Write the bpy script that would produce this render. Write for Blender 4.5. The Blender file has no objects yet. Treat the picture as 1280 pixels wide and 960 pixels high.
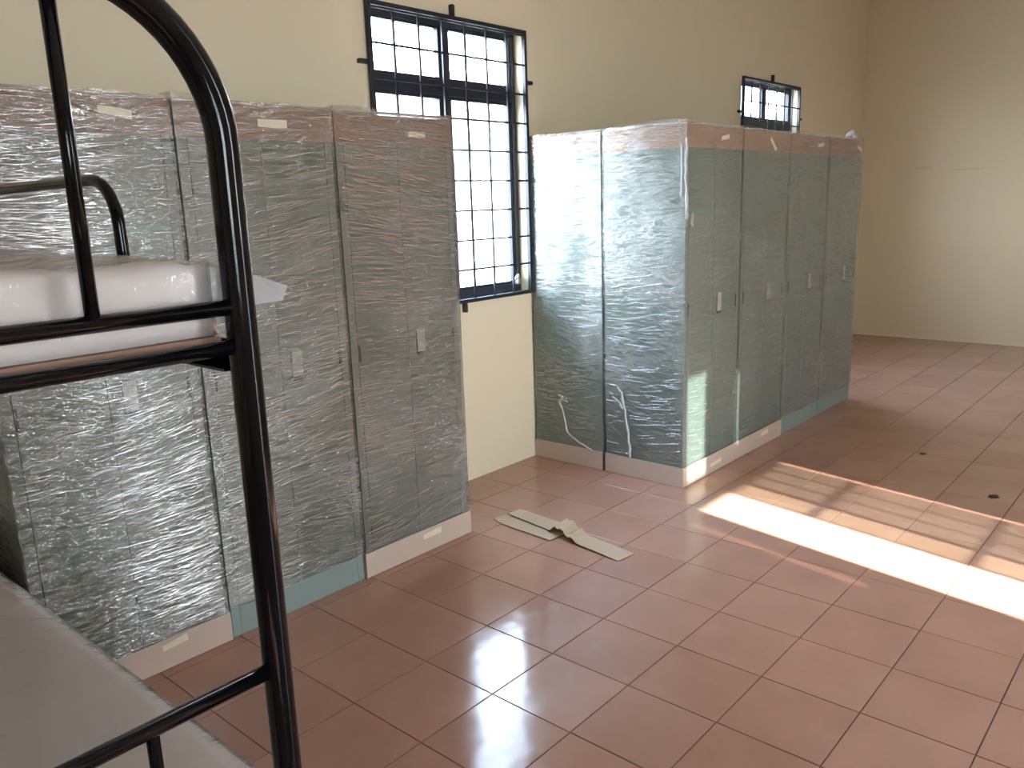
import bpy, bmesh, math, random
from mathutils import Vector, Matrix, noise
sc = bpy.context.scene
COL = sc.collection
random.seed(7)

# ------------------------------------------------------------------ camera
CAM_LOC = (0.0, -3.07497, 1.49174)
CF = Vector((0.72987321, 0.64928615, -0.21380505))
FOCAL_PX = 1023.445
ROLL = math.radians(-1.94)
YAW = math.radians(48.344)
cam_data = bpy.data.cameras.new('camera')
cam = bpy.data.objects.new('camera', cam_data)
COL.objects.link(cam)
r0 = Vector((math.cos(YAW), -math.sin(YAW), 0)); u0 = r0.cross(CF)
cr = r0 * math.cos(ROLL) + u0 * math.sin(ROLL)
cu = u0 * math.cos(ROLL) - r0 * math.sin(ROLL)
m = Matrix(((cr.x, cu.x, -CF.x, CAM_LOC[0]), (cr.y, cu.y, -CF.y, CAM_LOC[1]), (cr.z, cu.z, -CF.z, CAM_LOC[2]), (0, 0, 0, 1)))
cam.matrix_world = m
cam_data.sensor_fit = 'HORIZONTAL'
cam_data.sensor_width = 36
cam_data.lens = FOCAL_PX / 1280 * 36
cam_data.clip_start = 0.02; cam_data.clip_end = 2000
sc.camera = cam

# ------------------------------------------------------------------ exposure
EXPOSURE = 0.13
SKY = 36.0
SUN = 48.0
vs = sc.view_settings
vs.view_transform = 'Standard'; vs.look = 'None'; vs.gamma = 1; vs.exposure = EXPOSURE
vs.use_curve_mapping = False

# ------------------------------------------------------------------ sky
world = bpy.data.worlds.new('sky'); sc.world = world; world.use_nodes = True
wn = world.node_tree; wn.nodes.clear()
wo = wn.nodes.new('ShaderNodeOutputWorld'); bg = wn.nodes.new('ShaderNodeBackground')
tc = wn.nodes.new('ShaderNodeTexCoord'); sp = wn.nodes.new('ShaderNodeSeparateXYZ'); rp = wn.nodes.new('ShaderNodeValToRGB')
wn.links.new(tc.outputs['Generated'], sp.inputs[0]); wn.links.new(sp.outputs['Z'], rp.inputs[0])
rp.color_ramp.elements[0].position = 0.0; rp.color_ramp.elements[0].color = (0.96, 0.98, 1.0, 1)
rp.color_ramp.elements[1].position = 0.8; rp.color_ramp.elements[1].color = (0.55, 0.74, 1.0, 1)
wn.links.new(rp.outputs[0], bg.inputs[0]); bg.inputs[1].default_value = SKY
wn.links.new(bg.outputs[0], wo.inputs[0])

# ------------------------------------------------------------------ sun
sun_d = bpy.data.lights.new('sun', 'SUN'); sun_d.energy = SUN; sun_d.angle = math.radians(0.5); sun_d.color = (1.0, 0.95, 0.90)
sun = bpy.data.objects.new('sun', sun_d); COL.objects.link(sun)
SUN_DIR = Vector((0.19, 1.0, -0.585)).normalized()
sun.rotation_euler = SUN_DIR.to_track_quat('-Z', 'Y').to_euler(); sun.location = (2, -12, 8)

def portal(loc, rot, w, h):
    d = bpy.data.lights.new('window_portal', 'AREA'); d.shape = 'RECTANGLE'; d.size = w; d.size_y = h
    d.cycles.is_portal = True
    o = bpy.data.objects.new('window_portal', d); COL.objects.link(o); o.location = loc; o.rotation_euler = rot

# ------------------------------------------------------------------ materials
def new_mat(name):
    mt = bpy.data.materials.new(name); mt.use_nodes = True
    nt = mt.node_tree; b = nt.nodes['Principled BSDF']
    return mt, nt, b
def N(nt, t, **kw):
    n = nt.nodes.new(t)
    for k, v in kw.items():
        if k in n.inputs: n.inputs[k].default_value = v
        else: setattr(n, k, v)
    return n
def simple(name, col, rough=0.5, metal=0.0, coat=0.0, var=0.06, scale=6.0, bump=0.0, bscale=60.0):
    mt, nt, b = new_mat(name)
    b.inputs['Roughness'].default_value = rough; b.inputs['Metallic'].default_value = metal
    b.inputs['Coat Weight'].default_value = coat; b.inputs['Coat Roughness'].default_value = 0.08
    g = N(nt, 'ShaderNodeNewGeometry')
    nz = N(nt, 'ShaderNodeTexNoise', Scale=scale, Detail=4.0)
    nt.links.new(g.outputs['Position'], nz.inputs['Vector'])
    mx = N(nt, 'ShaderNodeMix', data_type='RGBA')
    mx.inputs[6].default_value = (*[c * (1 - var) for c in col], 1); mx.inputs[7].default_value = (*[min(1, c * (1 + var)) for c in col], 1)
    nt.links.new(nz.outputs[0], mx.inputs[0]); nt.links.new(mx.outputs[2], b.inputs['Base Color'])
    if bump:
        n2 = N(nt, 'ShaderNodeTexNoise', Scale=bscale, Detail=3.0); nt.links.new(g.outputs['Position'], n2.inputs['Vector'])
        bp = N(nt, 'ShaderNodeBump', Strength=bump, Distance=0.004)
        nt.links.new(n2.outputs[0], bp.inputs['Height']); nt.links.new(bp.outputs[0], b.inputs['Normal'])
    return mt

M_WALL = simple('cream_paint', (0.80, 0.69, 0.50), 0.45, var=0.025, scale=1.5, bump=0.05, bscale=25)
M_CEIL = simple('ceiling_paint', (0.84, 0.80, 0.72), 0.8, var=0.02)
M_GROUT = simple('grout', (0.13, 0.075, 0.06), 0.8)
M_LOCKER = simple('grey_green_enamel', (0.23, 0.29, 0.27), 0.45, var=0.02)
M_BLACK = simple('black_gloss_enamel', (0.004, 0.004, 0.005), 0.10, coat=0.0, var=0.1)
M_BLACK.node_tree.nodes['Principled BSDF'].inputs['IOR'].default_value = 1.36
M_ALU = simple('black_window_frame', (0.012, 0.016, 0.03), 0.35, var=0.1)
M_IRON = simple('black_grille_iron', (0.012, 0.014, 0.022), 0.4, var=0.1)
M_PLATE = simple('white_plastic_plate', (0.72, 0.72, 0.72), 0.4)
M_DARK = simple('dark_plastic', (0.02, 0.02, 0.02), 0.5)
M_CARD = simple('cardboard_pale', (0.55, 0.43, 0.35), 0.75, var=0.07, scale=9, bump=0.15, bscale=90)
M_CARDP = simple('cardboard_pink', (0.50, 0.31, 0.23), 0.75, var=0.08, scale=7, bump=0.15, bscale=90)
M_SCRAP = simple('cardboard_scrap', (0.52, 0.38, 0.25), 0.85, var=0.1, scale=12, bump=0.2, bscale=120)
M_TAPE = simple('cream_tape', (0.74, 0.66, 0.50), 0.4)
M_FOAM = simple('mattress_cloth', (0.87, 0.76, 0.70), 0.7, var=0.05, scale=5, bump=0.2, bscale=35)
M_PLY = simple('plywood', (0.36, 0.22, 0.15), 0.7, var=0.15, scale=20)
M_STEEL = simple('satin_steel', (0.6, 0.6, 0.6), 0.3, metal=0.9)
M_CONC = simple('outside_paving', (0.42, 0.41, 0.38), 0.9, var=0.12, scale=1)
M_HOUSE = simple('white_render', (0.8, 0.8, 0.78), 0.8)
M_ROOF = simple('red_roof', (0.62, 0.25, 0.22), 0.7, var=0.1)
M_LEAF = simple('leaf_green', (0.10, 0.22, 0.04), 0.6, var=0.5, scale=4)
M_BARK = simple('bark', (0.14, 0.09, 0.06), 0.9)
M_HILL = simple('hill_haze_blue', (0.07, 0.15, 0.22), 0.9, var=0.15, scale=0.02)
M_BLOCKER = simple('sun_blocker_metal', (0.35, 0.36, 0.36), 0.6)
M_DIRT = simple('dirt', (0.06, 0.03, 0.02), 0.9)

def tile_mat():
    mt, nt, b = new_mat('terracotta_glazed_tile')
    g = N(nt, 'ShaderNodeNewGeometry'); oi = N(nt, 'ShaderNodeObjectInfo')
    nz = N(nt, 'ShaderNodeTexNoise', Scale=4.0, Detail=6.0, Roughness=0.6); nt.links.new(g.outputs['Position'], nz.inputs['Vector'])
    n2 = N(nt, 'ShaderNodeTexNoise', Scale=160.0, Detail=2.0); nt.links.new(g.outputs['Position'], n2.inputs['Vector'])
    ad = N(nt, 'ShaderNodeMath', operation='MULTIPLY_ADD'); nt.links.new(oi.outputs['Random'], ad.inputs[0]); ad.inputs[1].default_value = 0.35
    nt.links.new(nz.outputs[0], ad.inputs[2])
    a2 = N(nt, 'ShaderNodeMath', operation='MULTIPLY_ADD'); nt.links.new(n2.outputs[0], a2.inputs[0]); a2.inputs[1].default_value = 0.2
    nt.links.new(ad.outputs[0], a2.inputs[2])
    r = N(nt, 'ShaderNodeValToRGB'); r.color_ramp.elements[0].position = 0.3; r.color_ramp.elements[1].position = 1.1 if False else 1.0
    r.color_ramp.elements[0].color = (0.37, 0.19, 0.13, 1); r.color_ramp.elements[1].color = (0.48, 0.26, 0.185, 1)
    nt.links.new(a2.outputs[0], r.inputs[0]); nt.links.new(r.outputs[0], b.inputs['Base Color'])
    rr = N(nt, 'ShaderNodeMapRange'); rr.inputs[3].default_value = 0.09; rr.inputs[4].default_value = 0.17
    nt.links.new(nz.outputs[0], rr.inputs[0]); nt.links.new(rr.outputs[0], b.inputs['Roughness'])
    b.inputs['IOR'].default_value = 1.55
    bp = N(nt, 'ShaderNodeBump', Strength=0.06, Distance=0.02)
    n3 = N(nt, 'ShaderNodeTexNoise', Scale=9.0, Detail=1.0); nt.links.new(g.outputs['Position'], n3.inputs['Vector'])
    nt.links.new(n3.outputs[0], bp.inputs['Height']); nt.links.new(bp.outputs[0], b.inputs['Normal'])
    return mt
M_TILE = tile_mat()

def schlick(nt, f0, bump=None):
    lw = N(nt, 'ShaderNodeLayerWeight'); lw.inputs['Blend'].default_value = 0.5
    if bump: nt.links.new(bump.outputs[0], lw.inputs['Normal'])
    p = N(nt, 'ShaderNodeMath', operation='POWER'); nt.links.new(lw.outputs['Facing'], p.inputs[0]); p.inputs[1].default_value = 5.0
    q = N(nt, 'ShaderNodeMath', operation='MULTIPLY_ADD'); nt.links.new(p.outputs[0], q.inputs[0]); q.inputs[1].default_value = 1 - f0; q.inputs[2].default_value = f0
    return q
def glass_mat(name, tint, fac=0.06):
    mt = bpy.data.materials.new(name); mt.use_nodes = True; nt = mt.node_tree; nt.nodes.clear()
    o = N(nt, 'ShaderNodeOutputMaterial'); t = N(nt, 'ShaderNodeBsdfTransparent'); t.inputs[0].default_value = (*tint, 1)
    gl = N(nt, 'ShaderNodeBsdfGlossy'); gl.inputs['Roughness'].default_value = 0.02
    fr = schlick(nt, .05); mx = N(nt, 'ShaderNodeMixShader')
    nt.links.new(fr.outputs[0], mx.inputs[0]); nt.links.new(t.outputs[0], mx.inputs[1]); nt.links.new(gl.outputs[0], mx.inputs[2])
    nt.links.new(mx.outputs[0], o.inputs[0])
    return mt
M_GLASS = glass_mat('window_glass', (0.85, 0.88, 0.9))
M_GLASST = glass_mat('grey_tinted_glass', (0.30, 0.35, 0.35))
M_GLASSD = glass_mat('dark_glass', (0.3, 0.28, 0.26))
M_GLASSL = glass_mat('light_tinted_glass', (0.46, 0.52, 0.50))

def film_mat(name, ior=.085, streak=1.0, haze=0.10, bump=0.6, freq=85.0, tint=(0.66, 0.65, 0.60, 1), rg=.16):
    mt = bpy.data.materials.new(name); mt.use_nodes = True; nt = mt.node_tree; nt.nodes.clear()
    L = nt.links.new
    o = N(nt, 'ShaderNodeOutputMaterial')
    tcn = N(nt, 'ShaderNodeTexCoord'); oi = N(nt, 'ShaderNodeObjectInfo')
    off = N(nt, 'ShaderNodeMath', operation='MULTIPLY'); L(oi.outputs['Random'], off.inputs[0]); off.inputs[1].default_value = 37.0
    sx = N(nt, 'ShaderNodeSeparateXYZ'); L(tcn.outputs['Object'], sx.inputs[0])
    h = N(nt, 'ShaderNodeMath', operation='ADD'); L(sx.outputs[0], h.inputs[0]); L(sx.outputs[1], h.inputs[1])
    def layer(lf_scale, tilt, hs, vsc, seed):
        c0 = N(nt, 'ShaderNodeCombineXYZ'); L(h.outputs[0], c0.inputs[0]); L(sx.outputs[2], c0.inputs[1])
        so = N(nt, 'ShaderNodeMath', operation='ADD'); L(off.outputs[0], so.inputs[0]); so.inputs[1].default_value = seed
        L(so.outputs[0], c0.inputs[2])
        ln = N(nt, 'ShaderNodeTexNoise', Scale=lf_scale, Detail=1.0); L(c0.outputs[0], ln.inputs['Vector'])
        # vertical warp: streaks drift up or down slowly across the face
        w = N(nt, 'ShaderNodeMath', operation='MULTIPLY_ADD'); L(ln.outputs[0], w.inputs[0]); w.inputs[1].default_value = tilt; L(sx.outputs[2], w.inputs[2])
        a = N(nt, 'ShaderNodeMath', operation='MULTIPLY'); L(h.outputs[0], a.inputs[0]); a.inputs[1].default_value = hs
        bb = N(nt, 'ShaderNodeMath', operation='MULTIPLY'); L(w.outputs[0], bb.inputs[0]); bb.inputs[1].default_value = vsc
        c1 = N(nt, 'ShaderNodeCombineXYZ'); L(a.outputs[0], c1.inputs[0]); L(bb.outputs[0], c1.inputs[1]); L(so.outputs[0], c1.inputs[2])
        n = N(nt, 'ShaderNodeTexNoise', Scale=1.0, Detail=3.0, Roughness=0.55); L(c1.outputs[0], n.inputs['Vector'])
        return n
    n1 = layer(1.5, 0.28, 7.0, freq * .9, 1.0)
    n2 = layer(2.2, -0.22, 10.0, freq * .6, 9.0)
    def ridge(n, e):
        a = N(nt, 'ShaderNodeMath', operation='MULTIPLY_ADD'); L(n.outputs[0], a.inputs[0]); a.inputs[1].default_value = 2.0; a.inputs[2].default_value = -1.0
        b = N(nt, 'ShaderNodeMath', operation='ABSOLUTE'); L(a.outputs[0], b.inputs[0])
        c = N(nt, 'ShaderNodeMath', operation='SUBTRACT'); c.inputs[0].default_value = 1.0; L(b.outputs[0], c.inputs[1])
        d = N(nt, 'ShaderNodeMath', operation='POWER'); L(c.outputs[0], d.inputs[0]); d.inputs[1].default_value = e
        return d
    ra = ridge(n1, 14.0); rb = ridge(n2, 18.0)
    rmx = N(nt, 'ShaderNodeMath', operation='MAXIMUM'); L(ra.outputs[0], rmx.inputs[0]); L(rb.outputs[0], rmx.inputs[1])
    sm = N(nt, 'ShaderNodeMath', operation='MULTIPLY'); L(n1.outputs[0], sm.inputs[0]); sm.inputs[1].default_value = 0.3
    mxh = N(nt, 'ShaderNodeMath', operation='MULTIPLY_ADD'); L(rmx.outputs[0], mxh.inputs[0]); mxh.inputs[1].default_value = 0.26; L(sm.outputs[0], mxh.inputs[2])
    # patches where the film is tight (few creases) or loose (many)
    pm = N(nt, 'ShaderNodeTexNoise', Scale=2.6, Detail=2.0)
    c2 = N(nt, 'ShaderNodeCombineXYZ'); L(h.outputs[0], c2.inputs[0]); L(sx.outputs[2], c2.inputs[1]); L(off.outputs[0], c2.inputs[2]); L(c2.outputs[0], pm.inputs['Vector'])
    pr_ = N(nt, 'ShaderNodeMapRange'); pr_.inputs[1].default_value = 0.35; pr_.inputs[2].default_value = 0.62; pr_.inputs[3].default_value = 0.25; pr_.inputs[4].default_value = 1.0
    L(pm.outputs[0], pr_.inputs[0])
    hh = N(nt, 'ShaderNodeMath', operation='MULTIPLY'); L(mxh.outputs[0], hh.inputs[0]); L(pr_.outputs[0], hh.inputs[1])
    bp = N(nt, 'ShaderNodeBump', Strength=bump, Distance=0.012); L(hh.outputs[0], bp.inputs['Height'])
    gl = N(nt, 'ShaderNodeBsdfGlossy'); gl.inputs['Roughness'].default_value = 0.06; L(bp.outputs[0], gl.inputs['Normal'])
    fr = schlick(nt, ior, bp)
    tr = N(nt, 'ShaderNodeBsdfTransparent'); tr.inputs[0].default_value = tint
    df = N(nt, 'ShaderNodeBsdfDiffuse'); df.inputs[0].default_value = (0.85, 0.85, 0.84, 1)
    t2 = N(nt, 'ShaderNodeMath', operation='MULTIPLY'); L(rmx.outputs[0], t2.inputs[0]); L(pr_.outputs[0], t2.inputs[1])
    t3 = N(nt, 'ShaderNodeMath', operation='MULTIPLY_ADD'); L(t2.outputs[0], t3.inputs[0]); t3.inputs[1].default_value = haze * 2.0; t3.inputs[2].default_value = haze * 0.08  # ridges whitened in colour as painted glints, visible without a bright source
    m1 = N(nt, 'ShaderNodeMixShader'); L(t3.outputs[0], m1.inputs[0]); L(tr.outputs[0], m1.inputs[1]); L(df.outputs[0], m1.inputs[2])
    g2 = N(nt, 'ShaderNodeBsdfGlossy'); g2.inputs['Roughness'].default_value = 0.38; L(bp.outputs[0], g2.inputs['Normal'])
    rf = N(nt, 'ShaderNodeMath', operation='MULTIPLY'); L(t2.outputs[0], rf.inputs[0]); rf.inputs[1].default_value = 0.25
    mg = N(nt, 'ShaderNodeMixShader'); L(rf.outputs[0], mg.inputs[0]); L(m1.outputs[0], mg.inputs[1]); L(g2.outputs[0], mg.inputs[2])
    m2 = N(nt, 'ShaderNodeMixShader'); rq = N(nt, 'ShaderNodeMath', operation='MULTIPLY_ADD'); L(t2.outputs[0], rq.inputs[0]); rq.inputs[1].default_value = rg; L(fr.outputs[0], rq.inputs[2]); rq.use_clamp = True; L(rq.outputs[0], m2.inputs[0]); L(mg.outputs[0], m2.inputs[1]); L(gl.outputs[0], m2.inputs[2])
    L(m2.outputs[0], o.inputs[0])
    return mt
M_FILM = film_mat('stretch_film')
M_FILM2 = film_mat('stretch_film_smooth', ior=.025, rg=.05, bump=0.35, haze=0.12, freq=70.0, tint=(0.80, 0.80, 0.77, 1))
def soft_film(name, haze):
    mt = bpy.data.materials.new(name); mt.use_nodes = True; nt = mt.node_tree; nt.nodes.clear(); L = nt.links.new
    o = N(nt, 'ShaderNodeOutputMaterial'); g = N(nt, 'ShaderNodeNewGeometry')
    nz = N(nt, 'ShaderNodeTexNoise', Scale=11.0, Detail=4.0, Distortion=1.2); L(g.outputs['Position'], nz.inputs['Vector'])
    bp = N(nt, 'ShaderNodeBump', Strength=0.5, Distance=0.02); L(nz.outputs[0], bp.inputs['Height'])
    gl = N(nt, 'ShaderNodeBsdfGlossy'); gl.inputs['Roughness'].default_value = 0.18; L(bp.outputs[0], gl.inputs['Normal'])
    fr = schlick(nt, .05, bp)
    tr = N(nt, 'ShaderNodeBsdfTransparent'); tr.inputs[0].default_value = (0.96, 0.96, 0.96, 1)
    df = N(nt, 'ShaderNodeBsdfDiffuse'); df.inputs[0].default_value = (0.85, 0.85, 0.85, 1)
    m1 = N(nt, 'ShaderNodeMixShader'); m1.inputs[0].default_value = haze; L(tr.outputs[0], m1.inputs[1]); L(df.outputs[0], m1.inputs[2])
    m2 = N(nt, 'ShaderNodeMixShader'); L(fr.outputs[0], m2.inputs[0]); L(m1.outputs[0], m2.inputs[1]); L(gl.outputs[0], m2.inputs[2])
    L(m2.outputs[0], o.inputs[0]); return mt
M_BAG = soft_film('mattress_plastic', 0.25)
def crease_mat(gf=.55, df_=.10):
    mt = bpy.data.materials.new('film_pleats'); mt.use_nodes = True; nt = mt.node_tree; nt.nodes.clear(); L = nt.links.new
    o = N(nt, 'ShaderNodeOutputMaterial')
    gl = N(nt, 'ShaderNodeBsdfGlossy'); gl.inputs['Roughness'].default_value = 0.16
    tr = N(nt, 'ShaderNodeBsdfTransparent'); tr.inputs[0].default_value = (0.96, 0.96, 0.96, 1)
    df = N(nt, 'ShaderNodeBsdfDiffuse'); df.inputs[0].default_value = (0.85, 0.85, 0.85, 1)
    m1 = N(nt, 'ShaderNodeMixShader'); m1.inputs[0].default_value = df_; L(tr.outputs[0], m1.inputs[1]); L(df.outputs[0], m1.inputs[2])
    m2 = N(nt, 'ShaderNodeMixShader'); m2.inputs[0].default_value = gf; L(m1.outputs[0], m2.inputs[1]); L(gl.outputs[0], m2.inputs[2])
    L(m2.outputs[0], o.inputs[0]); return mt
M_CREASE = crease_mat()
M_CREASE2 = crease_mat(.13, .16)
M_TAIL = soft_film('crumpled_film', 0.45)

# ------------------------------------------------------------------ mesh helpers
def box(bm, x0, x1, y0, y1, z0, z1):
    v = [bm.verts.new((x, y, z)) for x in (x0, x1) for y in (y0, y1) for z in (z0, z1)]
    for f in ((0, 1, 3, 2), (4, 6, 7, 5), (0, 4, 5, 1), (2, 3, 7, 6), (0, 2, 6, 4), (1, 5, 7, 3)):
        bm.faces.new([v[i] for i in f])
def obj(name, bm, mat, parent=None, loc=None, smooth=False, bevel=0.0, kind=None):
    bmesh.ops.recalc_face_normals(bm, faces=bm.faces[:])
    me = bpy.data.meshes.new(name); bm.to_mesh(me); bm.free()
    me.materials.append(mat)
    if smooth:
        for p in me.polygons: p.use_smooth = True
    o = bpy.data.objects.new(name, me); COL.objects.link(o)
    if parent: o.parent = parent
    if loc: o.location = loc
    if bevel:
        b = o.modifiers.new('bevel', 'BEVEL'); b.width = bevel; b.segments = 2; b.limit_method = 'ANGLE'
    if kind: o['kind'] = kind
    return o
def bxo(name, b, mat, parent=None, bevel=0.0, **k):
    bm = bmesh.new(); box(bm, *b); return obj(name, bm, mat, parent, bevel=bevel, **k)
def empty(name, loc, rz=0, label=None, cat=None, group=None, kind=None, parent=None):
    o = bpy.data.objects.new(name, None); COL.objects.link(o); o.location = loc; o.rotation_euler = (0, 0, rz); o.empty_display_size = 0.1
    if label: o['label'] = label
    if cat: o['category'] = cat
    if group: o['group'] = group
    if kind: o['kind'] = kind
    if parent: o.parent = parent
    return o
def tag(o, label, cat, group=None):
    o['label'] = label; o['category'] = cat
    if group: o['group'] = group
    return o
def tube(bm, pts, r, seg=16, radii=None):
    pts = [Vector(p) for p in pts]; rings = []
    prev = None
    for i, p in enumerate(pts):
        t = (pts[min(i + 1, len(pts) - 1)] - pts[max(i - 1, 0)]).normalized()
        if prev is None:
            a = t.cross(Vector((0, 0, 1)) if abs(t.z) < 0.9 else Vector((0, 1, 0))).normalized()
        else:
            a = (prev - t * prev.dot(t)).normalized()
        prev = a; b = t.cross(a)
        rr = radii[i] if radii else r
        rings.append([bm.verts.new(p + (a * math.cos(2 * math.pi * k / seg) + b * math.sin(2 * math.pi * k / seg)) * rr) for k in range(seg)])
    for i in range(len(rings) - 1):
        for k in range(seg):
            bm.faces.new([rings[i][k], rings[i][(k + 1) % seg], rings[i + 1][(k + 1) % seg], rings[i + 1][k]])
    bm.faces.new(rings[0][::-1]); bm.faces.new(rings[-1])
def tubeo(name, pts, r, mat, parent, seg=16, radii=None):
    bm = bmesh.new(); tube(bm, pts, r, seg, radii)
    o = obj(name, bm, mat, parent)
    for p in o.data.polygons: p.use_smooth = len(p.vertices) == 4
    return o
def arc(cx, cz, r, a0, a1, n, y):
    return [(cx + r * math.cos(a0 + (a1 - a0) * i / n), y, cz + r * math.sin(a0 + (a1 - a0) * i / n)) for i in range(n + 1)]

# ------------------------------------------------------------------ room shell
XL, XR, YF, H = -3.0, 9.03, -5.2, 3.5
WT = 0.15
WIN_W, WZ0, WZ1 = 1.10, 1.0, 2.40
def wall_y(name, ya, yb, opens):
    bm = bmesh.new()
    xs = sorted({XL - WT, XR + WT} | {o[0] for o in opens} | {o[1] for o in opens})
    for a, b in zip(xs, xs[1:]):
        z = 0
        for z0, z1 in sorted((o[2], o[3]) for o in opens if o[0] <= a + 1e-6 and o[1] >= b - 1e-6):
            if z0 > z: box(bm, a, b, ya, yb, z, z0)
            z = z1
        box(bm, a, b, ya, yb, z, H)
    obj(name, bm, M_WALL, kind='structure')
def wall_x(name, xa, xb, opens):
    bm = bmesh.new(); ys = YF
    for (a, b, z0, z1) in sorted(opens):
        box(bm, xa, xb, ys, a, 0, H); box(bm, xa, xb, a, b, 0, z0); box(bm, xa, xb, a, b, z1, H); ys = b
    box(bm, xa, xb, ys, 0, 0, H)
    obj(name, bm, M_WALL, kind='structure')
BACK = [2.54, 6.26]
FRONT = [-1.2]
DX0, DX1, DZ = 2.64, 3.60, 2.40
LIGHT_SLITS = [(2.87, 3.09, 2.47, 3.12), (3.43, 3.485, 2.55, 3.05), (2.455, 2.515, 1.80, 2.38)]  # added openings that throw the sun streaks on block and floor
LEFT = []
wall_y('wall_back', 0, WT, [(x + .01, x + WIN_W - .01, WZ0, WZ1) for x in BACK])
wall_y('wall_front', YF - WT, YF, [(x, x + WIN_W, WZ0, WZ1) for x in FRONT] + [(DX0, DX1, 0, DZ)] + LIGHT_SLITS)
wall_x('wall_left', XL - WT, XL, [(y, y + WIN_W, WZ0, WZ1) for y in LEFT])
wall_x('wall_right', XR, XR + WT, [])
bxo('ceiling', (XL - WT, XR + WT, YF - WT, WT, H, H + 0.15), M_CEIL, kind='structure')
floor = bxo('floor', (XL - WT, XR + WT, YF - WT, WT, -0.12, -0.003), M_GROUT, kind='structure')

for y0, y1, z in ((-.70, -.54, 1.716), (-1.15, -.86, 1.682)):
    bxo('plaster_crack', (XR - .0015, XR + .001, y0, y1, z - .004, z + .003), simple('crack', (.62, .53, .38), .8), bpy.data.objects['wall_right'])
# floor tiles: a shared bevelled tile; the nearest in view are objects, the rest one joined part
TX, TY = 0.3015, 0.3045
GX, GY = 1.652, -0.8705
def tile_bm(bm, cx, cy, w, d):
    g = 0.0016; c = 0.0012
    def ring(i, z):
        return [bm.verts.new((cx + sx * (w / 2 - i), cy + sy * (d / 2 - i), z)) for sx, sy in ((-1, -1), (1, -1), (1, 1), (-1, 1))]
    a = ring(g, -0.003); b = ring(g, -0.0008); t = ring(g + c, 0.0)
    for p, q in ((a, b), (b, t)):
        for k in range(4): bm.faces.new([p[k], p[(k + 1) % 4], q[(k + 1) % 4], q[k]])
    bm.faces.new(t)
bm = bmesh.new(); tile_bm(bm, 0, 0, TX, TY)
t0 = obj('tile', bm, M_TILE, floor); tile_me = t0.data; bpy.data.objects.remove(t0)
cells = []
i0 = math.floor((XL - GX) / TX); i1 = math.ceil((XR - GX) / TX); j0 = math.floor((YF - GY) / TY); j1 = math.ceil((0 - GY) / TY)
for i in range(i0, i1):
    for j in range(j0, j1):
        x0, x1 = max(GX + i * TX, XL), min(GX + (i + 1) * TX, XR); y0, y1 = max(GY + j * TY, YF), min(GY + (j + 1) * TY, 0)
        if x1 - x0 < 0.01 or y1 - y0 < 0.01: continue
        full = x1 - x0 > TX - 1e-4 and y1 - y0 > TY - 1e-4
        cx, cy = (x0 + x1) / 2, (y0 + y1) / 2
        d = Vector((cx, cy, 0)) - Vector(CAM_LOC); z = d.dot(CF)
        vis = False
        if z > 0.3:
            u = 640 + FOCAL_PX * d.dot(cr) / z; v = 480 - FOCAL_PX * d.dot(cu) / z
            hid = (cx > 3.8 and cy > -0.9 and cx < 6.0) or (cx < 2.5 and cy > -0.45) or (cx > 3.9 and cy > -0.1)
            vis = -60 < u < 1340 and v < 1040 and not hid
        cells.append((0 if vis else 1, d.length, cx, cy, x1 - x0, y1 - y0, full))
cells.sort()
rest = bmesh.new(); n_ind = 0
for (nv, dist, cx, cy, w, d, full) in cells:
    if nv == 0 and n_ind < 290:
        if full: me = tile_me
        else:
            b2 = bmesh.new(); tile_bm(b2, 0, 0, w, d); bmesh.ops.recalc_face_normals(b2, faces=b2.faces[:])
            me = bpy.data.meshes.new('tile'); b2.to_mesh(me); b2.free(); me.materials.append(M_TILE)
        o = bpy.data.objects.new('tile', me); COL.objects.link(o); o.parent = floor
        o.location = (cx, cy, random.uniform(-0.0004, 0.0002)); o.rotation_euler = (random.gauss(0, 0.0009), random.gauss(0, 0.0009), random.gauss(0, 0.0006))
        n_ind += 1
    else: tile_bm(rest, cx, cy, w, d)
obj('tile_field', rest, M_TILE, floor, kind='stuff')

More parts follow.
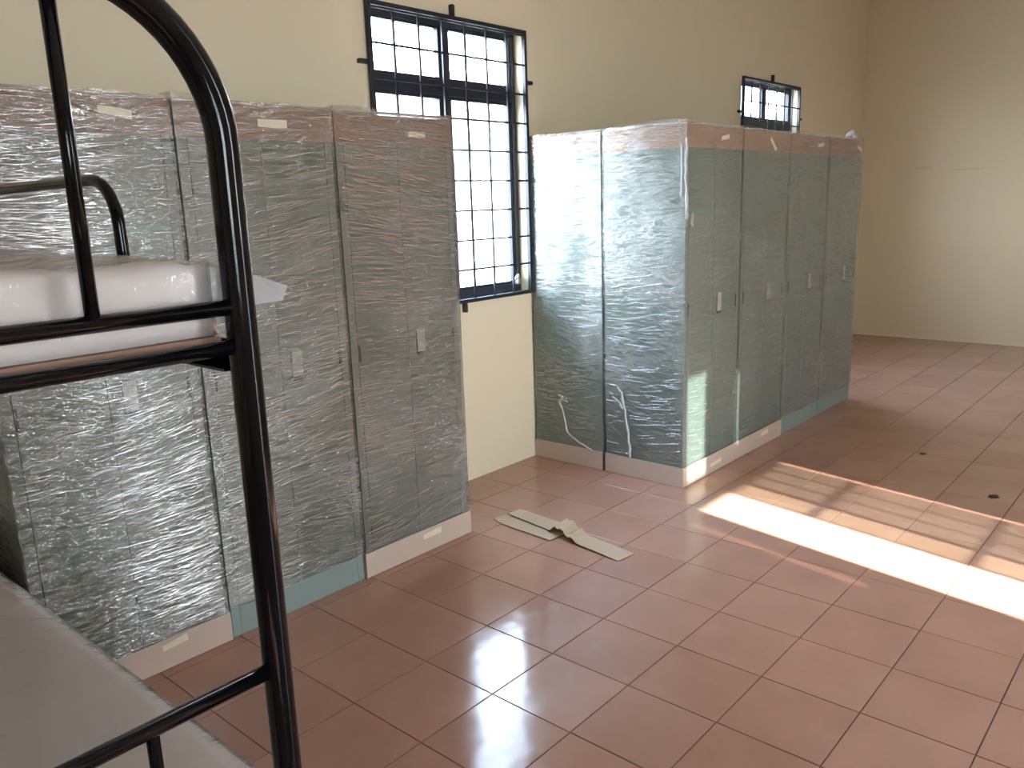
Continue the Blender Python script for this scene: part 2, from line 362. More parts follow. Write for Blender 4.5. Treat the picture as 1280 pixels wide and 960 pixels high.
# ------------------------------------------------------------------ windows (local: x along wall, +y outdoors, room at -y)
def bars_window(n, loc, rz, open_left=False, tint=None):
    W = WIN_W
    root = empty('window_%d' % n, loc, rz, kind='structure')
    a, b = 0.055, 0.095
    bm = bmesh.new(); fw = 0.035
    box(bm, 0.012, fw + .01, a, b, WZ0, WZ1); box(bm, W - fw - .01, W - .012, a, b, WZ0, WZ1)
    box(bm, fw, W - fw, a, b, WZ0, WZ0 + .045); box(bm, fw, W - fw, a, b, WZ1 - .025, WZ1)
    box(bm, W / 2 - .025, W / 2 + .025, a, b, WZ0 + .045, WZ1 - .025)
    box(bm, fw, W / 2 - .025, a, b, 2.045, 2.115); box(bm, W / 2 + .025, W - fw, a, b, 2.045, 2.115)
    obj('window_frame', bm, M_ALU, root, bevel=0.002)
    for (x0, x1) in ((.045, W / 2 - .025), (W / 2 + .025, W - .045)):
        bm = bmesh.new(); g = .014
        box(bm, x0, x0 + g, .06, .09, 2.115, WZ1 - .025); box(bm, x1 - g, x1, .06, .09, 2.115, WZ1 - .025)
        box(bm, x0 + g, x1 - g, .06, .09, 2.115, 2.13); box(bm, x0 + g, x1 - g, .06, .09, WZ1 - .04, WZ1 - .025)
        s = obj('fixed_light', bm, M_ALU, root)
        bxo('pane', (x0 + g, x1 - g, .073, .077, 2.13, WZ1 - .04), M_GLASS, s)
    for side in (0, 1):
        x0, x1 = ((.045, W / 2 - .025), (W / 2 + .025, W - .045))[side]
        w = x1 - x0; z0, z1 = WZ0 + .045, 2.045; s_ = .018
        bm = bmesh.new(); box(bm, 0, s_, -.015, .015, z0, z1); box(bm, w - s_, w, -.015, .015, z0, z1)
        box(bm, s_, w - s_, -.015, .015, z0, z0 + s_); box(bm, s_, w - s_, -.015, .015, z1 - s_, z1)
        c = obj('casement', bm, M_ALU, root, loc=(x0, .078, 0))
        gm = M_GLASS
        if tint and side == (0): gm = M_GLASST
        p = bxo('pane', (s_, w - s_, -.002, .002, z0 + s_, z1 - s_), gm, c)
        if open_left and side == 1:
            # this leaf stands open outdoors, hinged on the mullion side
            c.location = (x0, .10, 0); c.rotation_euler = (0, 0, math.radians(60)); p.data.materials[0] = M_GLASSL
    # stay arm at the foot of the right casement
    bm = bmesh.new(); tube(bm, [(W - .10, .02, WZ0 + .07), (W - .06, .035, WZ0 + .095), (W - .035, .05, WZ0 + .07)], .009, 8)
    box(bm, W - .075, W - .05, .02, .05, WZ0 + .045, WZ0 + .075)
    obj('window_stay', bm, M_STEEL, root)
    # iron grille on the room side
    bm = bmesh.new(); y0, y1 = -.028, -.006; t = .020
    box(bm, 0, t, y0, y1, .99, 2.41); box(bm, W - t, W, y0, y1, .99, 2.41); box(bm, t, W - t, y0, y1, .99, .99 + t); box(bm, t, W - t, y0, y1, 2.41 - t, 2.41)
    g = obj('grille', bm, M_IRON, root, bevel=0.0015)
    for k in range(1, 7):
        x = W * k / 7; bxo('bar', (x - .0055, x + .0055, -.020, -.011, 1.0, 2.40), M_IRON, g)
    for k in range(0, 9):
        z = 1.163 + .1525 * k - (.0) ; bxo('bar', (.01, W - .01, -.0235, -.0205, z - .0052, z + .0052), M_IRON, g)
    for (x0, x1, z0, z1) in ((-.055, 0, 2.135, 2.155), (W, W + .05, 2.135, 2.155), (-.055, 0, 1.25, 1.27), (W, W + .05, 1.25, 1.27), (W / 2 - .01, W / 2 + .01, 2.41, 2.465), (W / 2 - .01, W / 2 + .01, .94, .99)):
        bxo('wall_lug', (x0, x1, -.024, .004, z0, z1), M_IRON, g, bevel=.003)
    return root
k = 1
for x in BACK: bars_window(k, (x, 0, 0), 0); k += 1
for i, x in enumerate(FRONT): bars_window(k, (x + WIN_W, YF, 0), math.pi); k += 1
for y in LEFT: bars_window(k, (XL, y, 0), math.pi / 2); k += 1
for i, (a, b, z0, z1) in enumerate(LIGHT_SLITS):
    sr = empty('window_%d' % (k + i), (a, YF, 0), 0, kind='structure')  # added light slit out of view, not a window of the room
    bm = bmesh.new(); f = .006; w = b - a
    box(bm, 0, f, -.09, -.06, z0, z1); box(bm, w - f, w, -.09, -.06, z0, z1); box(bm, f, w - f, -.09, -.06, z0, z0 + f); box(bm, f, w - f, -.09, -.06, z1 - f, z1)
    obj('window_frame', bm, M_ALU, sr)
    bxo('pane', (f, w - f, -.078, -.074, z0 + f, z1 - f), (M_GLASSL, M_GLASSL, M_GLASSD)[i], sr)
for x in BACK: portal((x + .55, WT + .02, 1.7), (-math.pi / 2, 0, 0), 1.1, 1.4)
for x in FRONT: portal((x + .55, YF - WT - .02, 1.7), (math.pi / 2, 0, 0), 1.1, 1.4)
portal(((DX0 + DX1) / 2, YF - WT - .02, DZ / 2), (math.pi / 2, 0, 0), DX1 - DX0, DZ)
for y in LEFT: portal((XL - WT - .02, y + .55, 1.7), (0, -math.pi / 2, 0), 1.4, 1.1)

# glazed doorway in the wall opposite, one side standing open to the sun
dr = empty('door_1', (DX0, YF, 0), 0, kind='structure')
def door_leaf(x0, x1, mat, verts):
    bm = bmesh.new(); f = .012; a, b = -.09, -.06
    box(bm, x0, x0 + f, a, b, .01, DZ - .01); box(bm, x1 - f, x1, a, b, .01, DZ - .01); box(bm, x0 + f, x1 - f, a, b, .01, .05); box(bm, x0 + f, x1 - f, a, b, DZ - .04, DZ - .01)
    for k in range(1, 6): box(bm, x0 + f, x1 - f, a + .005, b - .005, .42 * k - .008, .42 * k + .008)
    for v_ in verts: box(bm, v_ - .006, v_ + .006, a, a + .012, .05, DZ - .04)
    l = obj('door_leaf', bm, M_ALU, dr)
    bxo('pane', (x0 + f, x1 - f, -.055, -.051, .01, DZ - .01), mat, l)
door_leaf(.505, .935, M_GLASST, (.65, .79))
door_leaf(.325, .500, M_GLASSL, ())

# ------------------------------------------------------------------ lockers
UW, BW, BD, BH = 0.615, 0.597, 0.484, 1.845
def noise_grid(bm, P, nu, nv, disp, seed):
    g = [[bm.verts.new(P(u / nu, v / nv) ) for v in range(nv + 1)] for u in range(nu + 1)]
    for u in range(nu):
        for v in range(nv): bm.faces.new([g[u][v], g[u + 1][v], g[u + 1][v + 1], g[u][v + 1]])
    return g
def wrap_bm(z0, z1, seed):
    """closed sleeve of stretch film round the carcass, gently rippled"""
    bm = bmesh.new(); o_ = 0.0065
    x0, x1, y0, y1 = -o_, BW + o_, -o_ - .002, BD + o_
    per = []
    for i in range(24): per.append((x0 + (x1 - x0) * i / 24, y0, 0, -1))
    for i in range(18): per.append((x1, y0 + (y1 - y0) * i / 18, 1, 0))
    for i in range(8): per.append((x1 - (x1 - x0) * i / 8, y1, 0, 1))
    for i in range(18): per.append((x0, y1 - (y1 - y0) * i / 18, -1, 0))
    nz_ = 70; rows = []
    for j in range(nz_ + 1):
        z = z0 + (z1 - z0) * j / nz_; row = []
        for i, (x, y, nx, ny) in enumerate(per):
            zz = z + (0.018 * noise.noise(Vector((x * 5 + seed, y * 5, 3.3))) if j in (0, nz_) else 0)
            d = 0.0013 * noise.noise(Vector(((x + y) * 4, (z + .3 * noise.noise(Vector((x * 2, z * 2, seed)))) * 26, seed))) + 0.0008 * noise.noise(Vector(((x + y) * 9, z * 55, seed + 5)))
            # creases bunch together at corners
            row.append(bm.verts.new((x + nx * d, y + ny * d, zz)))
        rows.append(row)
    n = len(per)
    corner = (0, 24, 42, 50)
    for j in range(nz_):
        for i in range(n):
            bm.faces.new([rows[j][i], rows[j][(i + 1) % n], rows[j + 1][(i + 1) % n], rows[j + 1][i]])
        for c in corner:
            e = bm.edges.get((rows[j][c], rows[j + 1][c]))
            if e: e.smooth = False
    return bm
def crease_bm(side, count, z0, z1, seed, amp=1.0):
    """raised pleats of stretched film: many thin curved ridges; side 0 = front, 1 = the side at local x = 0 (or x = BW for side 2)"""
    bm = bmesh.new(); rg = random.Random(int(seed * 10)); L_ = BW if side == 0 else BD
    made = 0; tries = 0
    while made < count and tries < count * 6:
        tries += 1
        h = rg.uniform(0, L_); z = rg.uniform(z0, z1)
        dens = noise.noise(Vector((h * 2.6 + seed, z * 2.4, 1.5))) + .5 * noise.noise(Vector((h * 7, z * 9, seed)))
        if rg.random() > .38 + 1.5 * dens: continue
        ln = min(.26, .035 + rg.expovariate(1 / .055)); ang = .34 * noise.noise(Vector((h * 1.2 + seed * 3, z * 1.7, 7.7))) + .05 * rg.gauss(0, 1)
        curve = rg.uniform(-.12, .12); wd = rg.uniform(.0013, .0036) * amp; ht = wd * rg.uniform(.5, 1.0)
        n = 5; rows = []
        for k in range(n + 1):
            t = k / n - .5; hh = h + ln * t; zz = z + ln * t * ang + curve * ln * (t * t) + .0009 * rg.gauss(0, 1)
            if not (.002 < hh < L_ - .002) or not (z0 < zz < z1): continue
            f = math.sin(math.pi * (k + .35) / (n + .7)); w_ = wd * f; b = -.0098
            def pt(a, c, o):
                return (a, b - o, c) if side == 0 else ((b - o, a, c) if side == 1 else (BW - b + o, a, c))
            rows.append([bm.verts.new(pt(hh, zz - w_, -.0012)), bm.verts.new(pt(hh, zz - w_ * .35, ht * f)), bm.verts.new(pt(hh, zz + w_ * .35, ht * f)), bm.verts.new(pt(hh, zz + w_, -.0012))])
        if len(rows) < 3:
            for r_ in rows:
                for v in r_: bm.verts.remove(v)
            continue
        for k in range(len(rows) - 1):
            for q in range(3): bm.faces.new([rows[k][q], rows[k + 1][q], rows[k + 1][q + 1], rows[k][q + 1]])
        made += 1
    return bm
def sleeve(bm, off, z0, z1, seed=0, wob=0.003):
    """cardboard band round front and sides"""
    x0, x1, y0, y1 = -off, BW + off, -off, BD
    box(bm, x0, x1, -off, -off + .0035, z0, z1); box(bm, x0, x0 + .0035, -off + .0035, y1, z0, z1); box(bm, x1 - .0035, x1, -off + .0035, y1, z0, z1)
def tape(parent, x, z, w, h, ang, y=-0.0085):
    bm = bmesh.new(); box(bm, -w / 2, w / 2, -.0006, .0006, -h / 2, h / 2)
    for v in bm.verts:
        if v.co.x > 0: v.co.z += h * .25 * random.uniform(-1, 1)
    o = obj('tape', bm, M_TAPE, parent, loc=(x, y, z)); o.rotation_euler = (0, ang, 0); return o
def crumple(bm, pts, r, seed, seg=7):
    """crumpled rope of film along a path"""
    P = []; R = []
    for i in range(len(pts) - 1):
        for k in range(8):
            t = k / 8; p = Vector(pts[i]).lerp(Vector(pts[i + 1]), t)
            w = noise.noise(p * 22 + Vector((seed, 0, 0)))
            P.append(p + Vector((noise.noise(p * 30 + Vector((0, seed, 0))) * r, noise.noise(p * 31 + Vector((0, 7, seed))) * r * .4, 0))); R.append(r * (0.55 + .9 * abs(w)))
    P.append(Vector(pts[-1])); R.append(r * .3)
    tube(bm, P, r, seg, R)
def make_locker(label, group, loc, rz=0, bottom_card=True, tapes=((.3, 1.79, .1, .02, 0),), film=M_FILM, seed=0.0, creases=(1150, 0), top_mat=M_CARDP, bot_mat=M_CARD, label_more=None):
    r = empty('wardrobe_locker', loc, rz, label, 'locker', group)
    bm = bmesh.new(); t = .018
    box(bm, 0, t + .016, .0, BD, .0, BH); box(bm, BW - t - .012, BW, .0, BD, .0, BH)
    box(bm, t + .016, BW - t - .012, .0, BD, .0, .108); box(bm, t + .016, BW - t - .012, .0, BD, 1.797, BH)
    box(bm, t + .016, BW - t - .012, BD - .012, BD, .108, 1.797); box(bm, BW / 2 - .012, BW / 2 + .008, .022, BD - .012, .108, 1.797)
    obj('body', bm, M_LOCKER, r, bevel=.0015)
    for s in (0, 1):
        x0, x1 = ((.0375, .2975), (.3015, .5635))[s]
        bm = bmesh.new(); z0, z1 = .1115, 1.7935
        lx = .084 if s == 0 else .468
        # door sheet with real openings for three louvre slots
        xs = [x0, lx, lx + .09, x1]; slots = [.158, .184, .210]
        box(bm, xs[0], xs[1], 0, .018, z0, z1); box(bm, xs[2], xs[3], 0, .018, z0, z1)
        zz = z0
        for q in slots: box(bm, xs[1], xs[2], 0, .018, zz, q); zz = q + .007
        box(bm, xs[1], xs[2], 0, .018, zz, z1)
        d = obj('door', bm, M_LOCKER, r)
        for q in slots:
            bm = bmesh.new(); v = [bm.verts.new(p) for p in ((lx, 0, q + .007), (lx + .09, 0, q + .007), (lx + .088, -.004, q + .002), (lx + .002, -.004, q + .002), (lx, .001, q + .0085), (lx + .09, .001, q + .0085), (lx + .088, -.003, q + .001), (lx + .002, -.003, q + .001))]
            bm.faces.new(v[:4]); bm.faces.new(v[4:][::-1]); bm.faces.new([v[0], v[3], v[7], v[4]]); bm.faces.new([v[1], v[5], v[6], v[2]]); bm.faces.new([v[3], v[2], v[6], v[7]]); bm.faces.new([v[0], v[4], v[5], v[1]])
            obj('louvre', bm, M_LOCKER, d)
        hx = .0405 if s == 0 else .5595
        bxo('hinge', (hx - .0045, hx + .0045, -.004, .0005, .905, .972), M_DARK, d, bevel=.001)
        if s == 1:
            h = bxo('handle_plate', (.345, .388, -.0055, -.0002, .899, .995), M_PLATE, d, bevel=.002)
            bxo('keyhole_latch', (.347, .386, -.0058, -.0002, .885, .8985), M_DARK, d, bevel=.001)
            bxo('handle_slot', (.3425, .3448, -.004, -.0002, .89, .996), M_DARK, d)
    bm = bmesh.new(); sleeve(bm, .0035, 1.737, 1.846); cs = obj('cardboard_strip', bm, top_mat, r)
    for tp in tapes:
        if tp[1] > 1: tape(cs, *tp)
    if bottom_card:
        bm = bmesh.new(); sleeve(bm, .0105, .002, .108); cb = obj('cardboard_strip', bm, bot_mat, r)
        for tp in tapes:
            if tp[1] < 1: tape(cb, *tp, y=-.0115)
    w = obj('plastic_wrap', wrap_bm(.108 if bottom_card else .115, 1.862, seed), film, r, smooth=True)
    for sd, (cnt, amp) in enumerate(((creases[0], 1.0), (creases[1], .8))):
        if cnt: obj('film_creases', crease_bm(sd, cnt, .125, 1.85, seed + sd, amp), M_CREASE if film is M_FILM else M_CREASE2, w, smooth=True, kind='stuff')
    # film turned in over the top, bunched at the corners
    bm = bmesh.new()
    crumple(bm, [(-.004, -.004, 1.848), (.2, -.003, 1.853), (.42, -.003, 1.850), (BW, -.002, 1.855)], .006, seed + 1)
    crumple(bm, [(0, .0, 1.85), (.0, .2, 1.855), (.0, BD, 1.85)], .006, seed + 4)
    obj('film_edge', bm, M_TAIL, w, smooth=True)
    return r, w
G1 = 'film-wrapped lockers along the window wall on the left'
YR = -0.512
make_locker('wrapped grey locker at the left end of the row, behind the bunk bed', G1, (.712, YR, 0), seed=1.7, tapes=((.43, 1.80, .10, .022, .12), (.40, .083, .09, .02, -.10)))
make_locker('middle wrapped locker of the left row, bare plinth, partly behind the black bed post', G1, (.712 + UW, YR, 0), bottom_card=False, seed=12.3, tapes=((.35, 1.79, .115, .025, .03),))
make_locker('wrapped grey locker at the right end of the left row, beside the big window', G1, (.712 + 2 * UW, YR, 0), seed=23.1, tapes=((.395, 1.78, .105, .022, 0), (.36, .078, .11, .022, -.03)))
G2 = 'film-wrapped lockers in the free-standing block'
XB, YB = 3.655, -1.002
blk = [('wrapped locker at the near corner of the free-standing block, doors facing the room', True, ((.39, 1.795, .085, .02, -.15), (.35, .05, .13, .02, -.05))),
       ('second wrapped locker from the near corner of the block, tilted tape on its top strip', True, ((.36, 1.78, .10, .022, .65), (.36, .075, .10, .025, 0))),
       ('third wrapped locker from the near corner of the block, bare plinth', False, ((.45, 1.797, .10, .022, -.12),)),
       ('wrapped locker at the far right end of the block, bare plinth', False, ((.53, 1.79, .08, .02, .3),))]
wraps = []
for i, (lb, bc, tp) in enumerate(blk):
    wraps.append(make_locker(lb, G2, (XB + i * UW, YB, 0), bottom_card=bc, seed=31.0 + 9 * i, film=M_FILM2, tapes=tp, creases=(420, 420 if i == 0 else 0)))
wb = make_locker('wrapped locker of the block standing against the window wall', G2, (XB + BW, -.013, 0), math.pi, film=M_FILM2, seed=77.0, tapes=(), creases=(0, 0))
obj('film_creases', crease_bm(2, 420, .125, 1.85, 78.0, .8), M_CREASE2, wb[1], smooth=True, kind='stuff')
# twisted tails of film on the block's side, bunched film on its corner
def tail(parent_w, root_x, pts, r, seed, name='film_tail'):
    bm = bmesh.new(); crumple(bm, pts, r, seed); return obj(name, bm, M_TAIL, parent_w, smooth=True)
r0_, w0_ = wraps[0]
L0 = Vector((XB, YB, 0))
def loc0(y, z, dx=-.012): return (dx, y - YB, z)
tail(w0_, 0, [loc0(-.60, .50), loc0(-.63, .47), loc0(-.655, .36), loc0(-.675, .24), loc0(-.685, .11)], .009, 3)
tail(w0_, 0, [loc0(-.57, .44), loc0(-.61, .42), loc0(-.645, .38)], .008, 8)
bm = bmesh.new(); crumple(bm, [(-.010, -.010, 1.78), (-.012, -.008, 1.6), (-.010, -.012, 1.45), (-.004, -.012, 1.39)], .009, 2); crumple(bm, [(-.010, .02, 1.76), (-.012, .015, 1.62), (-.012, .02, 1.5)], .006, 6)
crumple(bm, [(.05, -.011, 1.42), (.035, -.012, 1.37), (.055, -.012, 1.36)], .012, 9)
obj('film_bunch', bm, M_TAIL, w0_, smooth=True)
# back locker is turned round: its local x runs backwards, local y runs backwards
def locb(y, z): return (BW + .012, -.013 - y, z)
tail(wb[1], 0, [locb(-.19, .40), locb(-.225, .395), locb(-.20, .36), locb(-.235, .26), locb(-.25, .19), locb(-.33, .14), locb(-.43, .105)], .0075, 5)
tail(wb[1], 0, [locb(-.25, .39), locb(-.225, .375), locb(-.26, .37)], .006, 15)
# a puff of loose film on top of the last locker
bm = bmesh.new(); crumple(bm, [(.42, .05, 1.865), (.46, .03, 1.90), (.50, .05, 1.90), (.55, .04, 1.87)], .022, 4, 9); obj('film_bunch', bm, M_TAIL, wraps[3][1], smooth=True)

# ------------------------------------------------------------------ bunk bed
BX1 = .632; BX0 = -.30; BY0 = -1.985; BY1 = -.075
bed = empty('bunk_bed', ((BX0 + BX1) / 2, BY0, 0), 0, 'black tubular steel bunk bed with an arched end frame in the foreground', 'bed')
def lp(p): return (p[0] - (BX0 + BX1) / 2, p[1] - BY0, p[2])
def lps(ps): return [lp(p) for p in ps]
for e, y in enumerate((BY0, BY1)):
    R_ = .21; zt = 1.795
    pts = [(BX1, y, .012), (BX1, y, .4), (BX1, y, .9), (BX1, y, 1.3), (BX1, y, zt - R_)] + arc(BX1 - R_, zt - R_, R_, 0, math.pi / 2, 14, y)[1:] + [(.15, y, zt)] + arc(BX0 + R_, zt - R_, R_, math.pi / 2, math.pi, 14, y) + [(BX0, y, 1.2), (BX0, y, .6), (BX0, y, .012)]
    fr_ = tubeo('end_frame', lps(pts), .0225, M_BLACK, bed, 24)
    for z, r in ((1.360, .0118), (1.302, .0112), (.776, .0128), (.40, .015)):
        tubeo('cross_rail', lps([(BX0 + .01, y, z), (BX1 - .01, y, z)]), r, M_BLACK, fr_)
    for x in (.425, .205, -.015):
        tubeo('spindle', lps([(x, y, 1.367), (x, y, zt - .004)]), .0095, M_BLACK, fr_, 12)
        tubeo('spindle', lps([(x, y, .405), (x, y, .770)]), .0095, M_BLACK, fr_, 12)
    for x in (BX0, BX1):
        bm = bmesh.new(); tube(bm, [lp((x, y, 0)), lp((x, y, .03))], .026, 20); obj('foot_cap', bm, M_DARK, fr_)
for z in (1.264, .352):
    for x, s in ((BX1, -1), (BX0, 1)):
        bm = bmesh.new(); c = (BX0 + BX1) / 2
        xa = x - c - .012 * s * 1
        x_out, x_in = sorted((xa, xa + .004 * s))
        box(bm, x_out, x_in, .02, BY1 - BY0 - .02, z, z + .042)
        xi, xj = sorted((xa + .004 * s, xa + .036 * s)); box(bm, xi, xj, .02, BY1 - BY0 - .02, z, z + .004)
        obj('side_rail', bm, M_BLACK, bed)
    for k in range(7):
        yy = .16 + k * .265; c = (BX0 + BX1) / 2
        bxo('cross_bar', (BX0 - c + .012, BX1 - c - .012, yy, yy + .028, z + .006, z + .022), M_BLACK, bed)
    bb = bxo('bed_board', (BX0 - c + .016, BX1 - c - .018, .03, BY1 - BY0 - .03, z + .043, z + .052), M_PLY, bed)
# guard rail on the long right side, arched down at its near end
gx = BX1 - .004
def gy(y, z): return (gx, y, z)
gp = [gy(-1.632, 1.27), gy(-1.632, 1.44), gy(-1.63, 1.48)]
for i in range(1, 9):
    a = math.pi / 2 * i / 8; gp.append(gy(-1.63 + .085 * (1 - math.cos(a)), 1.48 + .078 * math.sin(a)))
gp += [gy(-1.2, 1.558), gy(-.45, 1.558)]
for i in range(1, 9):
    a = math.pi / 2 * i / 8; gp.append(gy(-.45 + .085 * math.sin(a), 1.558 - .078 * (1 - math.cos(a))))
gp += [gy(-.365, 1.27)]
tubeo('guard_rail', lps(gp), .0105, M_BLACK, bed, 14)

def mattress(label, x0, x1, y0, y1, z0, z1, seed, amp):
    r = empty('mattress', ((x0 + x1) / 2, y0, z0), 0, label, 'mattress', None)
    cx, cy = (x0 + x1) / 2, y0
    def body(off, amp2, sd):
        bm = bmesh.new(); nx, ny, nz2 = 26, 48, 5
        def P(x, y, z):
            X = x0 - off + (x1 - x0 + 2 * off) * x; Y = y0 - off + (y1 - y0 + 2 * off) * y; Z = z0 + (z1 - z0 + off) * z
            # rounded edges
            ex = min(x, 1 - x) * (x1 - x0); ey = min(y, 1 - y) * (y1 - y0); e = min(ex, ey, .03)
            if z > .5: Z -= (.03 - e) * .35 * (z - .5) * 2
            n = noise.noise(Vector((X * 6, Y * 4.5, sd))) + .5 * noise.noise(Vector((X * 15, Y * 11, sd + 3)))
            if z > 0: Z += amp2 * n * z
            side = noise.noise(Vector((X * 9 + Y * 9, Z * 9, sd + 7))) * amp2 * .5
            if x in (0, 1): X += side
            if y in (0, 1): Y += side
            return (X - cx, Y - cy, Z - z0)
        cache = {}
        def V(i, j, k):
            if (i, j, k) not in cache: cache[(i, j, k)] = bm.verts.new(P(i / nx, j / ny, k / nz2))
            return cache[(i, j, k)]
        for i in range(nx):
            for j in range(ny):
                for k_ in (0, nz2): bm.faces.new([V(i, j, k_), V(i + 1, j, k_), V(i + 1, j + 1, k_), V(i, j + 1, k_)])
        for i in range(nx):
            for k_ in range(nz2):
                for j in (0, ny): bm.faces.new([V(i, j, k_), V(i + 1, j, k_), V(i + 1, j, k_ + 1), V(i, j, k_ + 1)])
        for j in range(ny):
            for k_ in range(nz2):
                for i in (0, nx): bm.faces.new([V(i, j, k_), V(i, j + 1, k_), V(i, j + 1, k_ + 1), V(i, j, k_ + 1)])
        return bm
    obj('foam_body', body(0, amp * .8, seed), M_FOAM, r, smooth=True)
    pc = obj('plastic_cover', body(.004, amp, seed), M_BAG, r, smooth=True)
    return r, pc
mu, pcu = mattress('cream mattress in clear plastic on the upper bunk', BX0 + .04, BX1 - .026, BY0 + .035, BY1 - .06, 1.318, 1.430, 2.0, .017)
ml, pcl = mattress('plain pale mattress in clear plastic on the lower bunk', BX0 + .03, BX1 + .016, BY0 + .035, BY1 - .06, .405, .515, 9.0, .003)
# the welded corner of the upper bag stands out past the post
cx = (BX0 + BX1 - .008) / 2
bm = bmesh.new()
tip = Vector((.705 - cx, .0, 1.382 - 1.318)); tip.y = (-1.985) - (BY0 + .035)
base = [Vector((.603 - cx, .005, .100)), Vector((.603 - cx, .01, .010)), Vector((.607 - cx, .07, .02)), Vector((.607 - cx, .07, .105))]
mid = [b.lerp(tip, .6) + Vector((0, (i % 2) * .008, [.004, -.004, 0, .004][i])) for i, b in enumerate(base)]
bv = [bm.verts.new(b) for b in base]; mv = [bm.verts.new(b) for b in mid]; tv = bm.verts.new(tip); tv2 = bm.verts.new(tip + Vector((-.004, .01, -.022)))
for i in range(4): bm.faces.new([bv[i], bv[(i + 1) % 4], mv[(i + 1) % 4], mv[i]])
bm.faces.new([mv[0], mv[1], tv2, tv]); bm.faces.new([mv[1], mv[2], tv2]); bm.faces.new([mv[2], mv[3], tv, tv2]); bm.faces.new([mv[3], mv[0], tv])
obj('bag_corner', bm, M_TAIL, mu, smooth=False)

# ------------------------------------------------------------------ cardboard scraps on the floor
def strip(name, label, path, w, prof, taper=None, th=.003):
    """path: centre line (x, y); prof: height along it"""
    bm = bmesh.new(); n = 30; rows = []
    tot = len(path) - 1
    for i in range(n + 1):
        t = i / n * tot; a = min(int(t), tot - 1); fr = t - a
        p = Vector(path[a]).lerp(Vector(path[a + 1]), fr); d = (Vector(path[a + 1]) - Vector(path[a])).normalized(); s = Vector((d.y, -d.x))
        u = i / n; ww = w * (taper(u) if taper else 1)
        row = []
        for j in range(7):
            q = p + s * ww * (j / 6 - .5)
            z = prof(u, j / 6) + .0012
            row.append((q.x, q.y, z))
        rows.append(row)
    lo = [[bm.verts.new(c) for c in r] for r in rows]; hi = [[bm.verts.new((c[0], c[1], c[2] + th)) for c in r] for r in rows]
    for i in range(n):
        for j in range(6):
            bm.faces.new([hi[i][j], hi[i + 1][j], hi[i + 1][j + 1], hi[i][j + 1]]); bm.faces.new([lo[i][j], lo[i][j + 1], lo[i + 1][j + 1], lo[i + 1][j]])
        for j in (0, 6): bm.faces.new([lo[i][j], lo[i + 1][j], hi[i + 1][j], hi[i][j]])
    for i in (0, n):
        for j in range(6): bm.faces.new([lo[i][j], lo[i][j + 1], hi[i][j + 1], hi[i][j]])
    o = obj(name, bm, M_SCRAP); tag(o, label, 'cardboard', 'cardboard scraps on the floor'); return o
strip('cardboard_scrap', 'short flat cardboard strip on the floor, partly under the longer strip', [(2.735, -.885), (2.745, -.66), (2.765, -.50)], .098, lambda u, v: .001 + .001 * math.sin(u * 5), taper=lambda u: 1 if u < .85 else 1 - (u - .85) * 2.2)
def pf(u, v):
    z = .006
    for c, h, w_ in ((.52, .040, .055), (.63, .022, .03), (.43, .030, .04)):
        z += h * math.exp(-((u - c - .06 * (v - .5)) / w_) ** 2)
    if u < .5: z += .004
    return z if u < .52 else max(z * (1 - max(0, u - .75) * 3.6), 0)
strip('cardboard_scrap', 'long crumpled cardboard strip lying across the floor tiles near the lockers', [(2.845, -.53), (2.815, -.80), (2.775, -.98), (2.742, -1.255)], .104, pf, taper=lambda u: .8 + .2 * min(1, u * 2.5))

# small dirt specks on the tiles
for i, (x, y, s) in enumerate([(4.97, -1.83, .016), (4.43, -2.30, .022), (3.66, -.16, .008), (2.72, -.60, .006)]):
    bm = bmesh.new(); bmesh.ops.create_icosphere(bm, subdivisions=2, radius=s)
    for v in bm.verts:
        v.co *= 1 + .5 * noise.noise(v.co * 80 + Vector((i, 0, 0))); v.co.z *= .12; v.co.x *= 1.5
    o = obj('dirt_speck', bm, M_DIRT, loc=(x, y, s * .1)); tag(o, ['dark dirt speck on the far floor tiles to the right', 'larger dark dirt speck at the right edge of the floor', 'tiny brown speck on the floor at the foot of the wall by the block', 'tiny brown speck on the floor beside the cardboard'][i], 'dirt', 'dirt specks on the tiles')

# ------------------------------------------------------------------ outdoors
bxo('ground', (-60, 500, -60, 300, -.6, -.25), M_CONC, kind='structure')
h_ = empty('neighbour_house', (16, 15, -.25), 0, 'white house with a red pitched roof seen through the big window', 'house')
bxo('wall', (-9, 9, 0, 6, 0, 4.6), M_HOUSE, h_)
bm = bmesh.new(); v = [bm.verts.new(p) for p in ((-9.5, -.6, 4.5), (9.5, -.6, 4.5), (9.5, 6.6, 4.5), (-9.5, 6.6, 4.5), (-8.5, 3, 6.3), (8.5, 3, 6.3))]
for f in ((0, 1, 5, 4), (2, 3, 4, 5), (1, 2, 5), (3, 0, 4), (0, 3, 2, 1)): bm.faces.new([v[i] for i in f])
obj('roof', bm, M_ROOF, h_)
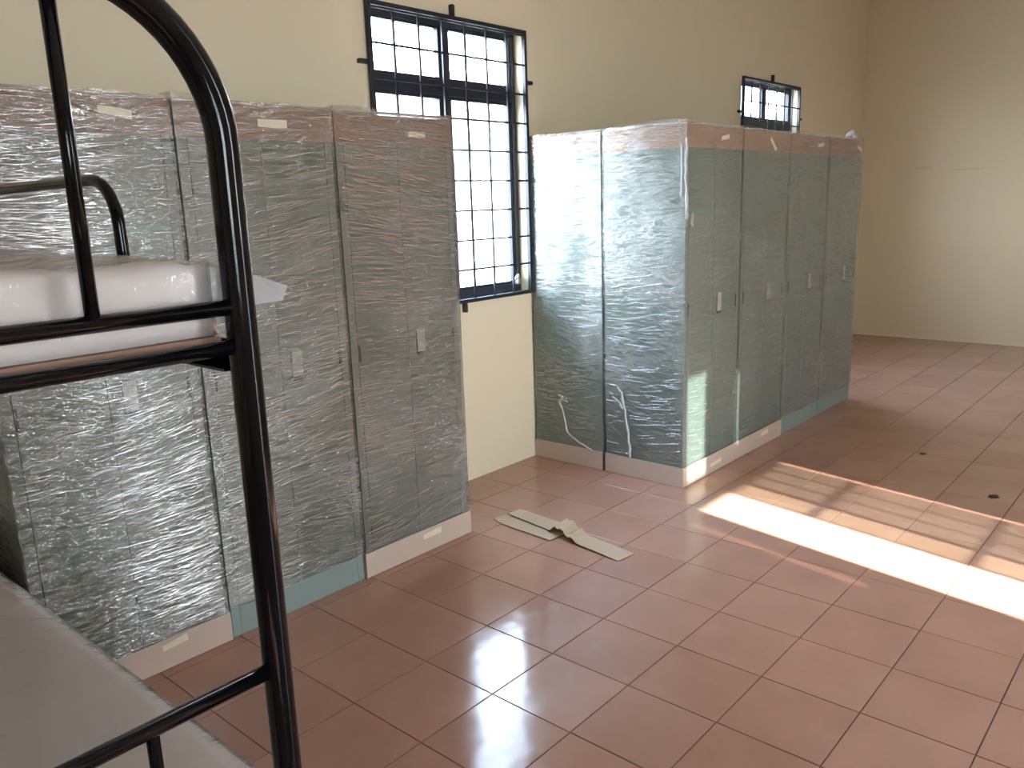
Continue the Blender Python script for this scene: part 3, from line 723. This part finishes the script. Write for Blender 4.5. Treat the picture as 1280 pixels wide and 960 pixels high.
# slanting stay pole outside the big window
po = tubeo('stay_pole', [(4.05, 1.0, -.25), (4.05, 1.0, 1.78), (4.07, 1.0, 1.81), (4.45, 1.0, 2.02)], .02, simple('pale_green_pole', (.30, .36, .33), .5), None, 10)
tag(po, 'pale green slanting pole standing outside the big window', 'pole')
def tree(x, y, zb, h, r, label):
    t = empty('tree', (x, y, zb), 0, label, 'tree')
    tubeo('trunk', [(0, 0, 0), (.1, 0, h * .4), (0, .1, h * .75)], .12, M_BARK, t, 8, [.16, .12, .07])
    bm = bmesh.new(); rg = random.Random(int(x))
    for k in range(1500):
        d = Vector((rg.gauss(0, 1), rg.gauss(0, 1), rg.gauss(0, 1))).normalized() * r * rg.uniform(.5, 1) ** .5
        d *= 1 + .35 * noise.noise(d * 1.2)
        c = d + Vector((0, 0, h - r * .4)); a = Vector((rg.gauss(0, 1), rg.gauss(0, 1), rg.gauss(0, 1))).normalized(); b = a.orthogonal().normalized() * .07; a *= .16
        vs_ = [bm.verts.new(c + p) for p in (-a, b, a, -b)]; bm.faces.new(vs_)
    obj('foliage', bm, M_LEAF, t, kind='stuff')
tree(31.2, 10, -.25, 4.5, .85, 'green tree seen through the small far window')
bm = bmesh.new(); nx, ny = 40, 12; g = []
for i in range(nx + 1):
    row = []
    for j in range(ny + 1):
        x = 215 + 170 * i / nx; y = 120 + 50 * j / ny
        e = math.sin(math.pi * j / ny) * (math.sin(math.pi * i / nx) ** .8)
        row.append(bm.verts.new((x, y, -3 + e * (37 + 5 * noise.noise(Vector((x * .03, y * .03, 1)))))))
    g.append(row)
for i in range(nx):
    for j in range(ny): bm.faces.new([g[i][j], g[i + 1][j], g[i + 1][j + 1], g[i][j + 1]])
obj('hill', bm, M_HILL, kind='structure', smooth=True)
# unseen roof on posts, added to keep direct sun off the bed
vr = empty('sun_blocker', (-3.2, YF - WT, 0), 0, 'unseen metal roof added to keep direct sun off the bunk bed', 'sun_blocker')
bxo('roof', (0, 5.25, -2.4, -.01, 2.7, 2.78), M_BLOCKER, vr)
for x in (.1, 2.6, 5.1): bxo('post', (x - .04, x + .04, -2.35, -2.27, -.25, 2.7), M_BLOCKER, vr)
